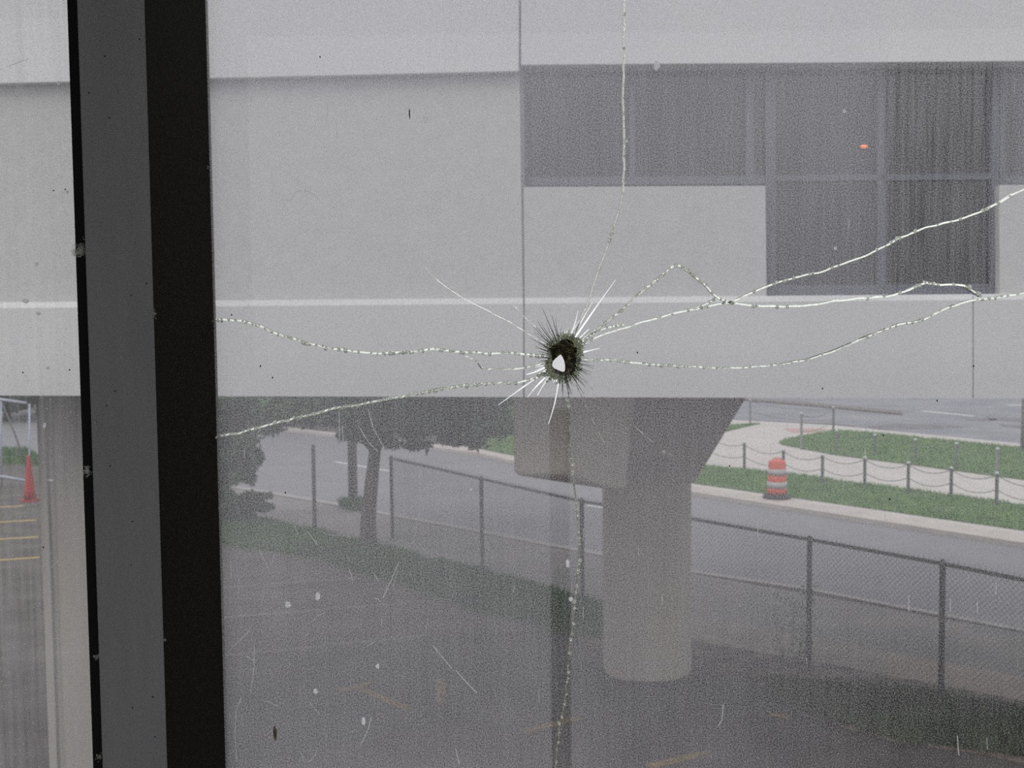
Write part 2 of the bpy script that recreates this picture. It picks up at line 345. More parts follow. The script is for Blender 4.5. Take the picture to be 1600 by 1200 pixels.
# fine radial fractures
spokes = []
def sp_(a, r0, r1, up, w_): spokes.append((a, r0, r1, up, w_))
for a in range(0, 360, 5):
    an = a + rnd.uniform(-2, 2); base = 30
    bright = (35 <= a <= 92) or (198 <= a <= 262)
    ln = rnd.uniform(8, 24)
    if 100 <= a <= 160: ln = rnd.uniform(14, 40)
    if 280 <= a <= 320: ln = rnd.uniform(14, 30)
    if -20 <= a < 30 or 165 <= a <= 195: ln = rnd.uniform(4, 12)
    sp_(an, base, base + ln, bright, 0.00040 if bright else 0.00028)
for a, r1, up in ((56, 148, True), (62, 100, True), (72, 78, True), (216, 124, True), (228, 82, True), (236, 70, True), (258, 105, True), (262, 62, True),
                  (112, 84, False), (124, 70, False), (133, 66, False), (148, 60, False), (104, 70, False), (270, 66, False), (279, 66, False), (285, 58, False), (301, 64, False), (309, 58, False), (330, 50, False), (66, 66, True), (48, 62, True), (15, 60, True), (40, 58, True), (204, 62, True)):
    sp_(a, 28, r1, up, 0.00055 if up else 0.00038)
SP = []
for a, r0, r1, up, w_ in spokes:
    an = R(a); dx, dy = math.cos(an), -math.sin(an)
    rx = r0 * (0.85 + 0.15 * abs(dy))
    p0 = W(HOLE_C[0] + dx * rx * 0.85, HOLE_C[1] + dy * rx); p1 = W(HOLE_C[0] + dx * r1, HOLE_C[1] + dy * r1)
    A = Vector((p0.x, p0.z)); B = Vector((p1.x, p1.z))
    bow = Vector((-(B-A).y, (B-A).x)) * rnd.uniform(-0.05, 0.05)
    SP.append(([A.lerp(B, i/8) + bow * math.sin(math.pi * i/8) for i in range(9)], up, w_))
# the pane, cut into shards along the cracks and round the hole
ribs = []
for key, pl, rmm, bead in lines:
    hw = 0.0008 * rmm
    L_, R_ = [], []
    pc = pl[::2] + ([pl[-1]] if len(pl) % 2 == 0 else [])
    for i, p in enumerate(pc):
        a = pc[max(i-1, 0)]; b = pc[min(i+1, len(pc)-1)]; d = (b - a).normalized(); n = Vector((-d.y, d.x))
        L_.append(p + n * hw); R_.append(p - n * hw)
    ribs.append(L_ + R_[::-1])
for pl, up, w_ in SP:
    if not up: continue
    L_, R_ = [], []
    for i, p in enumerate(pl):
        a = pl[max(i-1, 0)]; b = pl[min(i+1, 8)]; d = (b - a).normalized(); n = Vector((-d.y, d.x)) * w_ * (1.1 - 0.9 * i / 8)
        L_.append(p + n); R_.append(p - n)
    ribs.append(L_ + R_[::-1])
rect = [Vector((xl, zl)), Vector((xh, zl)), Vector((xh, zh)), Vector((xl, zh))]
verts, edges = [], []
for loop in [rect, hole2] + [[Vector((min(max(v.x, xl), xh), min(max(v.y, zl), zh))) for v in r] for r in ribs]:
    b0 = len(verts); verts += loop; n = len(loop); edges += [(b0+i, b0+(i+1) % n) for i in range(n)]
cv, ce, cf, _, _, _ = geometry.delaunay_2d_cdt(verts, edges, [], 0, 1e-6)
def inside(p, poly):
    c = False; j = len(poly) - 1
    for i in range(len(poly)):
        a, b = poly[i], poly[j]
        if (a.y > p.y) != (b.y > p.y) and p.x < (b.x-a.x)*(p.y-a.y)/(b.y-a.y) + a.x: c = not c
        j = i
    return c
cuts = [(min(v.x for v in r), max(v.x for v in r), min(v.y for v in r), max(v.y for v in r), r) for r in ribs + [hole2]]
bm = bmesh.new(); vi = [bm.verts.new((v.x, YI, v.y)) for v in cv]; vo = [bm.verts.new((v.x, YO, v.y)) for v in cv]
cnt = {}
for f in cf:
    c = sum((cv[i] for i in f), Vector((0, 0))) / len(f)
    if not (xl <= c.x <= xh and zl <= c.y <= zh): continue
    if any(a <= c.x <= b and d <= c.y <= e and inside(c, r) for a, b, d, e, r in cuts): continue
    fi = bm.faces.new([vi[i] for i in f]); fi.material_index = 0
    fo = bm.faces.new([vo[i] for i in f][::-1]); fo.material_index = 1
    for i in range(len(f)):
        k = (f[i], f[(i+1) % len(f)]); cnt[k] = 1
for (a, b) in list(cnt):
    if (b, a) not in cnt:
        fs = bm.faces.new((vi[b], vi[a], vo[a], vo[b])); fs.material_index = 0
bmesh.ops.delete(bm, geom=[v for v in bm.verts if not v.link_faces], context='VERTS')
pane = part('glass_pane', bm, [M['clean'], M['dust_r']], win1)

# prism-shaped fracture surface along each crack: flat towards the room, tilted outside, so it bends the light of the sky or of the shaded lot
def prism(bm, pl, hw, tilt, jag=0.0, taper=(1, 1), upsign=None):
    rings = []
    n_ = len(pl)
    for i, p in enumerate(pl):
        a = pl[max(i-1, 0)]; b = pl[min(i+1, n_-1)]; d = (b - a).normalized(); n = Vector((-d.y, d.x))
        if n.y < 0: n = -n
        if abs(n.y) < 0.25 and n.x > 0: n = -n
        s = upsign if upsign is not None else 1
        k = taper[0] + (taper[1] - taper[0]) * i / max(1, n_-1)
        h = hw * max(k, 0.05) * (1 + jag * rnd.uniform(-0.5, 0.9)); tt = tilt * (1 + jag * rnd.uniform(-0.5, 0.5))
        lo = p - n * h * s; hi = p + n * h * s            # thick at lo: light is bent towards the thick side
        dep = 2 * h * math.tan(tt)
        y0 = YI - 0.0006
        # wedge thick at the side it bends towards (hi = up)
        rings.append([bm.verts.new((lo.x, y0, lo.y)), bm.verts.new((hi.x, y0, hi.y)), bm.verts.new((hi.x, y0 + 0.0006 + dep, hi.y)), bm.verts.new((lo.x, y0 + 0.0006, lo.y))])
    for A, B in zip(rings, rings[1:]):
        for k in range(4): bm.faces.new((A[k], A[(k+1) % 4], B[(k+1) % 4], B[k]))
    bm.faces.new(rings[0][::-1]); bm.faces.new(rings[-1])
    bmesh.ops.recalc_face_normals(bm, faces=bm.faces)
def chip(bm, c, r):
    m = Matrix.Translation((c.x, YI - r*0.2, c.y)) @ Matrix.Rotation(rnd.uniform(0, 6), 4, 'Y') @ Matrix.Rotation(rnd.uniform(-.6, .6), 4, 'X') @ Matrix.Diagonal((r*rnd.uniform(.9, 1.5), r*0.8, r*rnd.uniform(.7, 1.1), 1))
    bmesh.ops.create_icosphere(bm, subdivisions=1, radius=1, matrix=m)
LAB = {'spur': 'tiny spur crack below the sharp peak', 'top': 'bright straight crack rising from the hole to the top of the pane', 'far_right': 'long crack climbing to the upper right edge of the pane',
       'fork': 'short crack running beside the upper right crack', 'right': 'dotted crack sagging right of the hole then rising',
       'left_top': 'beaded wavy crack running left from the hole to the mullion', 'left_mid': 'short kinked crack left of the hole',
       'left_low': 'beaded crack falling from the hole to the lower left', 'down': 'greenish crack running down from the hole',
       'faint_ul': 'faint hairline crack up and left of the hole', 'faint_dr': 'faint hairline crack down and right of the hole', 'faint_d': 'faint hairline crack below the hole',
       'up_right': 'beaded crack with a sharp peak right of the hole'}
for key, pl, rmm, bead in lines:
    bm = bmesh.new()
    fine = resample(pl, 0.0018)
    prism(bm, fine, 0.00078 * rmm, R(34), jag=0.16)
    nf = len(bm.faces); s = 0.0
    if key == 'top':                                      # tiny mirror ledges added along the crack, tilted to reflect the sky
        st = resample(pl, 0.0008)
        for p in st:
            if rnd.random() < 0.12: continue
            hw_ = 0.00062; h_ = 0.00078; dp = h_ / math.tan(R(21)); y0 = YI - 0.0030
            q = [(p.x-hw_, y0, p.y-h_/2), (p.x+hw_, y0, p.y-h_/2), (p.x+hw_, y0+dp, p.y+h_/2), (p.x-hw_, y0+dp, p.y+h_/2)]
            a_ = [bm.verts.new(v) for v in q]; b_ = [bm.verts.new((v[0], v[1]+.0002, v[2]-.00006)) for v in q]
            fs = [bm.faces.new(a_), bm.faces.new(b_[::-1])] + [bm.faces.new((a_[k], b_[k], b_[(k+1) % 4], a_[(k+1) % 4])) for k in range(4)]
            for f in fs: f.material_index = 2
        nf = len(bm.faces)
    if bead > 0:
        nxt = 0.0; run = 0
        for a, b in zip(fine, fine[1:]):
            s += (b - a).length
            dens = bead * (0.55 + 0.9 * max(0, 0.5 + noise.noise(Vector((s * 14, rmm * 9, bead * 5)))))
            if s > nxt:
                d = (b - a).normalized(); n = Vector((-d.y, d.x))
                if rnd.random() < dens:
                    chip(bm, b + n * rnd.uniform(-0.0007, 0.0009), rnd.uniform(0.0010, 0.0020) * (0.7 + 0.4 * rmm))
                nxt = s + rnd.uniform(0.0022, 0.0042)
    bm.faces.ensure_lookup_table()
    for f in bm.faces[nf:]: f.material_index = 1
    o = part('crack', bm, [M['crack'], M['crumb'], M['crack_white']], win1); o['label'] = LAB[key]

# crater: dark conchoidal funnel between the hole's rim and the small gap right through
bm = bmesh.new()
N_ = 40
def loop_at(poly, c, n=N_):
    out = []
    for k in range(n):
        an = 2 * math.pi * k / n; d = Vector((math.cos(an), math.sin(an))); best = None
        for i in range(len(poly)):
            a, b = poly[i], poly[(i+1) % len(poly)]
            r_ = geometry.intersect_line_line_2d(c, c + d * 0.2, a, b)
            if r_: best = r_ if best is None or (r_ - c).length > (best - c).length else best
        out.append(best if best is not None else c + d * 0.01)
    return out
gc = sum(gap2, Vector((0, 0))) / len(gap2)
lo_ = loop_at(hole2, gc); li_ = loop_at(gap2, gc)
rings = []
STEPS = 7
for s_ in range(STEPS + 1):
    t = s_ / STEPS; ring = []
    for k in range(N_):
        p = lo_[k].lerp(li_[k], t)
        jit = 0 if s_ in (0,) else noise.noise(Vector((p.x * 420, p.y * 420, 3))) * 0.0016
        yy = YI - 0.0004 + (YO - YI + 0.002) * math.sin(t * math.pi / 2) + jit
        ring.append(bm.verts.new((p.x, yy, p.y)))
    rings.append(ring)
back = [bm.verts.new((v.co.x, YO + 0.0005, v.co.z)) for v in rings[0]]
for A, B in zip(rings, rings[1:]):
    for k in range(N_): bm.faces.new((A[k], A[(k+1) % N_], B[(k+1) % N_], B[k]))
for k in range(N_): bm.faces.new((rings[-1][k], rings[-1][(k+1) % N_], back[(k+1) % N_], back[k])); bm.faces.new((back[k], back[(k+1) % N_], rings[0][(k+1) % N_], rings[0][k]))
o = part('impact_crater', bm, M['crater'], win1); o['label'] = 'dark olive chipped funnel of the impact hole with a small see-through gap'
# crushed glass round the rim
bm = bmesh.new()
hc = Vector((W(*HOLE_C).x, W(*HOLE_C).z))
lh = loop_at(hole2, hc, 90)
for p in lh:
    d = (p - hc)
    for q in range(6):
        k = 1.0 + abs(rnd.gauss(0, 0.16))
        c = hc + d * k + Vector((rnd.uniform(-.0006, .0006), rnd.uniform(-.0006, .0006)))
        chip(bm, c, rnd.uniform(0.0004, 0.0014) * (1.25 if d.x * d.y > 0 else 0.9))
o = part('crushed_rim', bm, M['crushed'], win1); o['label'] = 'whitish crushed glass crumbs round the hole'; o['kind'] = 'stuff'
# fine radial fractures
for pl, up, w_ in SP:
    bm = bmesh.new()
    if up:                                                # mirror strip added along the splinter, tilted to reflect the sky
        for i, p in enumerate(pl):
            a = pl[max(i-1, 0)]; b = pl[min(i+1, len(pl)-1)]; d = (b - a).normalized(); n = Vector((-d.y, d.x))
            if n.y < 0: n = -n
            k = w_ * 1.25 * (1.05 - 0.85 * i / 8)
            if i == 0: rr = []
            # wall runs from the room face (upper side) back and down to the outer side: its mirror face looks up and out
            dep = 2 * k / math.tan(R(21))
            lo = p - n * k; hi = p + n * k
            rr.append([bm.verts.new((lo.x, YI - 0.0005, lo.y)), bm.verts.new((hi.x, YI - 0.0005 + dep, hi.y)), bm.verts.new((hi.x - n.x*-.0001, YI - 0.0003 + dep, hi.y + .0001)), bm.verts.new((lo.x, YI - 0.0002, lo.y - .0001))])
        for A, B in zip(rr, rr[1:]):
            for k in range(4): bm.faces.new((A[k], B[k], B[(k+1) % 4], A[(k+1) % 4]))
    else: prism(bm, pl, w_ * 1.15, R(36), taper=(1, 0.25), upsign=-1)
    o = part('fracture_line', bm, M['crack_white'] if up else M['crack_dark'], win1)
    o['label'] = 'bright splinter line at the hole' if up else 'dark splinter line at the hole'

# dried droppings, specks, fibres on the pane
def blob2(px, py, rx, ry, m, root, name, Y, lab=None, n=14, seed=0):
    c = P(px, py, Y); s = Y / FPX; bm = bmesh.new()
    vs = [Vector((c.x + rx*s*math.cos(2*math.pi*k/n)*rnd.uniform(.75, 1.2), Y, c.z + ry*s*math.sin(2*math.pi*k/n)*rnd.uniform(.75, 1.2))) for k in range(n)]
    slab(bm, vs, Vector((0, -0.0006, 0)))
    o = part(name, bm, m, root)
    if lab: o['label'] = lab
    return o
YD = YI - 0.0003
for px, py, rx, ry in ((1026,103,6,9),(665,187,5,6),(450,945,6,7),(497,932,5,8),(1319,174,3,4),(1305,388,3,4),(590,1041,4,6),(493,1080,4,6),(568,1127,4,8),(892,936,4,5),(887,880,4,9),(736,765,3,3),(1019,305,3,3)):
    blob2(px, py, rx*0.8, ry*0.8, M['splat'], win1, 'dirt_spot', YD, 'whitish dried spot on the glass' )
for px, py in ((640,178),): blob2(px, py, 0.9, 9, M['speck'], win1, 'dirt_streak', YD, 'thin dark streak on the glass')
for px, py in ((500,89),(1285,607),(1464,626),(362,492),(407,572),(426,590),(446,770),(1380,680),(996,551),(1140,728),(1390,780),(1521,572)): blob2(px, py, 1.0, 1.6, M['speck'], win1, 'speck', YD)
blob2(430, 1146, 3.2, 12, M['bug'], win1, 'insect_husk', YD, 'brown dried insect husk stuck on the glass')
def fibre(pts, rad, root, Y, name='fibre', m='hair'):
    bm = bmesh.new(); tube(bm, [P(x, y, Y) for x, y in pts], rad, 4); return part(name, bm, M[m], root)
for pts in ([(430,300),(445,308),(452,315),(462,300),(475,297),(490,303),(502,318)],[(713,1048),(728,1065),(745,1083)],[(676,1008),(690,1025),(706,1045)],
            [(370,1190),(367,1150),(369,1110),(377,1090)],[(355,1020),(372,1003),(390,985)],[(480,830),(497,852)],[(598,935),(612,905),(622,880)],[(583,895),(592,908)],
            [(360,876),(362,906)],[(397,1007),(397,1040),(392,1080)],[(1383,800),(1384,815)],[(1184,815),(1184,838)],[(1420,930),(1420,955)],[(1485,935),(1485,957)],[(1527,940),(1527,958)],
            [(530,635),(530,690)],[(575,640),(583,668),(600,700)],[(560,665),(575,690),(590,705)],[(1130,1100),(1128,1125),(1122,1135)],[(1034,930),(1035,945)],[(580,1120),(575,1140),(563,1165)],
            [(405,860),(420,890),(430,865)],[(1498,1180),(1496,1150)],[(607,128),(609,150)],[(525,195),(527,215)],[(1352,700),(1352,718)],[(382,700),(382,715)],[(535,665),(536,690)],[(718,1195),(712,1170)]):
    fibre(pts, 0.00034, win1, YD)
fr2 = random.Random(31)
for i in range(34):                                       # dried drip trails, mostly short and upright
    x, y = fr2.uniform(345, 1590), fr2.uniform(20, 1180)
    if abs(x - 879) < 60 and abs(y - 560) < 80: continue
    fibre([(x, y), (x + fr2.uniform(-1, 1), y + fr2.uniform(6, 22))], fr2.uniform(0.00016, 0.00028), win1, YD, 'drip_trail')
for i in range(20):                                       # curved scuffs low on the left of the pane
    x, y = fr2.uniform(350, 700), fr2.uniform(800, 1190); a = fr2.uniform(0, 3.1); l = fr2.uniform(8, 30); b = fr2.uniform(-6, 6)
    fibre([(x, y), (x + math.cos(a)*l*.5 - math.sin(a)*b*.5, y + math.sin(a)*l*.5 + math.cos(a)*b*.5), (x + math.cos(a)*l, y + math.sin(a)*l)], fr2.uniform(0.00014, 0.00026), win1, YD, 'scuff')

# left pane (its room face is flush with the gasket)
YLP = 0.872
bm = bmesh.new(); xe = P(126, 600, YLP).x + 0.004
box(bm, (-0.95, YLP, zl), (xe, YLP + 0.006, zh))
for f in bm.faces: f.material_index = 1 if f.normal.y > 0.5 else 0
bm.normal_update()
for f in bm.faces: f.material_index = 1 if f.calc_center_median().y > YLP + 0.005 else 0
part('glass_pane', bm, [M['clean'], M['dust_l']], win2)
for px, py, rx, ry in ((92,130,3,4),(40,470,6,5),(60,490,4,4),(75,575,3,3),(120,395,9,8),(70,665,3,6),(105,300,3,3),(28,150,3,3),(57,412,3,4),(80,750,7,2)):
    blob2(px, py, rx*.8, ry*.8, M['splat'], win2, 'dirt_spot', YLP - 0.0003)
for px, py in ((84,298),(102,296),(36,582),(109,578),(68,855)): blob2(px, py, 1.0, 1.2, M['speck'], win2, 'speck', YLP - 0.0003)
fibre([(10,105),(30,97),(45,92)], 0.0002, win2, YLP - 0.0004); fibre([(76,890),(92,876)], 0.0002, win2, YLP - 0.0004)

# mullion between the two panes
mul = tag(empty('trim_1', P(190, 1200, YF)), 'dusty grey window mullion with a dark bronze side', kind='structure')
xa, xb, xc = P(126, 600, YLP - 0.003).x, P(140, 600, YF).x, P(243, 600, YF).x
lean = 0.0
bm = bmesh.new(); box(bm, (xb, YF, zl), (xc, YF + 0.010, zh)); bevel(bm, 0.0007, 2); o = part('mullion_face', bm, M['mull_face'], mul); o['label'] = 'flat grey front face'
bm = bmesh.new()
prof = [(xc - 0.001, YF + 0.0008), (xc + 0.0004, YF + 0.0012), (xc + 0.0004, YR + 0.012), (xc - 0.03, YR + 0.012), (xc - 0.03, YF + 0.0105)]
slab(bm, [Vector((x, y, zl)) for x, y in prof], Vector((0, 0, zh - zl))); o = part('mullion_side', bm, M['mull_side'], mul); o['label'] = 'dark bronze side reaching back to the broken pane'
bm = bmesh.new(); box(bm, (xa, YLP - 0.004, zl), (xb + 0.012, YLP + 0.012, zh)); box(bm, (xb + 0.002, YF + 0.008, zl), (xc - 0.028, YLP, zh)); o = part('gasket', bm, M['gasket'], mul); o['label'] = 'black rubber strip against the left pane'
def lint(px, py, Y, s, n=46, x_lab='pale clump of lint caught on the mullion'):
    bm = bmesh.new(); c = P(px, py, Y)
    for i in range(n):
        a = Vector((rnd.gauss(0, s*.5), rnd.uniform(-.001, .0), rnd.gauss(0, s*.6))); d = Vector((rnd.gauss(0, 1), rnd.gauss(0, .3), rnd.gauss(0, 1))).normalized() * s * .8
        k = Vector((rnd.gauss(0, s*.3), 0, rnd.gauss(0, s*.3)))
        tube(bm, [c + a - d*.5, c + a + k, c + a + d*.5], 0.00012, 3)
    o = part('lint', bm, M['lint'], mul); o['label'] = x_lab
lint(126, 392, YLP - 0.006, 0.0042, 90); lint(136, 736, YLP - 0.006, 0.0028, 60); lint(241, 490, YF - 0.0005, 0.002, 16); lint(151, 1025, YLP - 0.006, 0.0018, 26); lint(155, 1182, YLP - .006, .002, 26); lint(148, 660, YF - 0.0005, 0.0016, 16); lint(190, 558, YF - 0.0005, 0.0018, 5); lint(325, 262, 0.98, 0.0014, 10); lint(258, 1000, YF, 0.0012, 10)
for px, py in ((171,184),(218,61),(164,88),(139,145),(180,611),(167,634),(172,728),(205,461),(229,443),(207,815),(239,1089),(207,1106),(242,1151),(205,883)): blob2(px, py, 0.9, 1.1, M['speck'], mul, 'speck', YF - 0.0001)

# ------------------------------------------------ the room we stand in (closed shell; unseen opening behind us added to light the mullion)
def struct(name, bm, m, label=None, parent=None):
    o = obj(name, bm, m); tag(o, label, kind='structure'); return o
RX0, RX1, RY0, RZ0, RZ1 = -3.0, 3.0, -2.2, 3.5, 6.35
bm = bmesh.new(); box(bm, (RX0-.15, RY0-.15, RZ0-.15), (RX1+.15, 1.12, RZ0)); struct('floor', bm, M['roomfloor'])
bm = bmesh.new(); box(bm, (RX0-.15, RY0-.15, RZ1), (RX1+.15, 1.12, RZ1+.2)); struct('ceiling', bm, M['room'])
bm = bmesh.new()
box(bm, (RX0, 0.93, RZ0), (RX1, 1.1, zl)); box(bm, (RX0, 0.93, zh), (RX1, 1.1, RZ1)); box(bm, (RX0, .84, zl), (-0.95, 1.1, zh)); box(bm, (xh, .93, zl), (RX1, 1.1, zh))
struct('wall_front', bm, M['room'])
bm = bmesh.new(); box(bm, (RX0-.15, RY0, RZ0), (RX0, 1.12, RZ1)); struct('wall_left', bm, M['room'])
bm = bmesh.new(); box(bm, (RX1, RY0, RZ0), (RX1+.15, 1.12, RZ1)); struct('wall_right', bm, M['room'])
bm = bmesh.new(); box(bm, (RX0, RY0-.15, RZ0), (RX1, RY0, 3.9)); box(bm, (RX0, RY0-.15, 6.15), (RX1, RY0, RZ1)); box(bm, (RX0, RY0-.15, 3.9), (-2.85, RY0, 6.15)); box(bm, (2.85, RY0-.15, 3.9), (RX1, RY0, 6.15))
struct('wall_back', bm, M['room'])

# ================================================================== SKYWAY ACROSS THE LOT
sky = tag(empty('concrete_skyway', F(800, 622)), 'long pale concrete skyway with a band of dark windows crossing above the parking lot', 'skyway')
BK = -FN
def fpoly(name, pts, off, th, m, root=sky, bev=0.0, lab=None):
    bm = bmesh.new(); slab(bm, [F(x, y, off) for x, y in pts], BK * th)
    if bev: bevel(bm, bev, 1)
    o = part(name, bm, m, root)
    if lab: o['label'] = lab
    return o
# upper spandrel (stands proud and casts the shade line under it)
def topy(x): return 131 - 33 * x / 1600 - (2.5 * math.sin(math.pi * x / 1600))
fpoly('upper_spandrel', [(-500, -10), (811, -14), (811, topy(811)), (300, topy(300)), (-500, topy(-500) )], 0.10, 0.6, M['conc_upper'], bev=0.006, lab='upper concrete band left of the joint')
fpoly('upper_spandrel', [(814, -14), (2200, -24), (2200, topy(2200)+4), (1600, 96), (814, 102)], 0.10, 0.6, M['conc_upper'], bev=0.006, lab='upper concrete band right of the joint')
# wall panels
fpoly('wall_panel', [(-500, 100), (811.5, 80), (817, 476), (-500, 490)], 0.0, 0.3, M['conc_panel'], lab='wide blank wall panel')
fpoly('wall_panel', [(818, 292), (1196, 290), (1198, 474), (820, 476)], 0.0, 0.3, M['conc_panel'], lab='low wall panel under the short window')
fpoly('wall_panel', [(1561, 289), (2200, 280), (2200, 470), (1562, 472)], 0.0, 0.3, M['conc_panel'], lab='low wall panel at the right edge')
fpoly('joint_strip', [(809, 60), (818, 60), (821, 480), (813, 480)], -0.012, 0.2, M['joint'])
# lower spandrel with its sloping top ledge
def lower(xa_, xb_, j):
    def ly(x): return 481.5 - 0.0085 * x
    def by(x): return 618 + 0.003 * x
    bm = bmesh.new()
    A = [F(xa_, ly(xa_), 0.10), F(xa_, ly(xa_) - 9, 0.02), F(xb_, ly(xb_) - 9, 0.02), F(xb_, ly(xb_), 0.10)]
    B0, B1 = F(xa_, by(xa_), 0.10), F(xb_, by(xb_), 0.10)
    f = [B0, A[0], A[1], A[1] + BK * 0.5, Vector((B0.x, B0.y, B0.z)) + BK * 0.58]
    g = [B1, A[3], A[2], A[2] + BK * 0.5, Vector((B1.x, B1.y, B1.z)) + BK * 0.58]
    va = [bm.verts.new(p) for p in f]; vb = [bm.verts.new(p) for p in g]; n = len(va)
    bm.faces.new(va); bm.faces.new(vb[::-1])
    for i in range(n): bm.faces.new((va[i], vb[i], vb[(i+1) % n], va[(i+1) % n]))
    bmesh.ops.recalc_face_normals(bm, faces=bm.faces)
    return part('lower_spandrel', bm, M['conc_band'], sky)
lower(-500, 817.3, 0); lower(819.8, 1519.5, 1); lower(1521.5, 2200, 2)
fpoly('joint_strip', [(814, 478), (822, 478), (823, 615), (815, 615)], 0.085, 0.2, M['joint'])
fpoly('joint_strip', [(1517, 472), (1524, 472), (1524, 616), (1517, 616)], 0.09, 0.2, M['joint'])
# body behind: deck, roof, back wall
a0, a1 = F(-500, 618, 0.0), F(2200, 624, 0.0)
bm = bmesh.new(); slab(bm, [Vector((a0.x, a0.y, 4.40)) + BK*.5, Vector((a1.x, a1.y, 4.36)) + BK*.5, Vector((a1.x, a1.y, 4.36)) + BK * 9.0, Vector((a0.x, a0.y, 4.40)) + BK * 9.0], Vector((0, 0, 0.45))); part('deck', bm, M['soffit'], sky)
bm = bmesh.new(); slab(bm, [Vector((a0.x, a0.y, 7.72)), Vector((a1.x, a1.y, 7.72)), Vector((a1.x, a1.y, 7.72)) + BK * 9.0, Vector((a0.x, a0.y, 7.72)) + BK * 9.0], Vector((0, 0, 0.25))); part('roof', bm, M['conc_band'], sky)
bm = bmesh.new(); slab(bm, [Vector((a0.x, a0.y, 4.3)) + BK*8.8, Vector((a1.x, a1.y, 4.3)) + BK*8.8, Vector((a1.x, a1.y, 7.72)) + BK * 8.8, Vector((a0.x, a0.y, 7.72)) + BK * 8.8], BK * 0.2); part('back_wall', bm, M['conc_panel'], sky)
# windows
def fwin(outer, muls, glass_off=-0.16, lab=None):
    root = fpoly('window', outer, -0.17, 0.05, M['dark_glass'], lab=lab)
    for mpoly, off in muls:
        bm = bmesh.new(); slab(bm, [F(x, y, off) for x, y in mpoly], BK * 0.07); o = obj('window_frame', bm, M['win_frame']); o.parent = root; o.matrix_parent_inverse = root.matrix_parent_inverse.copy()
        o.matrix_parent_inverse = Matrix.Translation(-sky.location) ; o.matrix_parent_inverse = Matrix.Identity(4)
    return root
def r4(x0, y0, x1, y1, dx=0): return [(x0, y0), (x1, y0), (x1 + dx, y1), (x0 + dx, y1)]
fwin([(808, 90), (1205, 88), (1205, 298), (808, 300)], [(r4(817,100,823,290,1), -.10), (r4(983,98,991,288,1), -.10), ([(818,277),(1196,274),(1196,287),(818,290)], -.09), (r4(1165,96,1177,289,1), -.10), ([(818,102),(1196,99),(1196,104),(818,107)], -.10)], lab='short dark window over the low wall panel')
fwin([(1206, 88), (1562, 86), (1563, 474), (1207, 475)], [(r4(1196,96,1212,470,1), -.09), (r4(1371,96,1384,470,0), -.10), ([(1200,274),(1560,271),(1560,280),(1200,283)], -.10), (r4(1549,95,1561,470,0), -.10), ([(1200,446),(1562,443),(1562,464),(1200,467)], -.10)], lab='tall dark window with a cross of frames')
fwin([(1563, 86), (2200, 80), (2200, 292), (1563, 297)], [(r4(1563,95,1572,289,0), -.10), ([(1563,275),(2200,268),(2200,280),(1563,287)], -.10)], lab='dark window at the right edge')
bm = bmesh.new(); c = F(1350, 229, -0.14)
bmesh.ops.create_uvsphere(bm, u_segments=16, v_segments=8, radius=1, matrix=Matrix.Translation(c) @ Matrix.Diagonal((0.034, 0.012, 0.016, 1)))
part('lamp', bm, M['lamp'], sky, True)['label'] = 'small orange light glowing in the tall window'

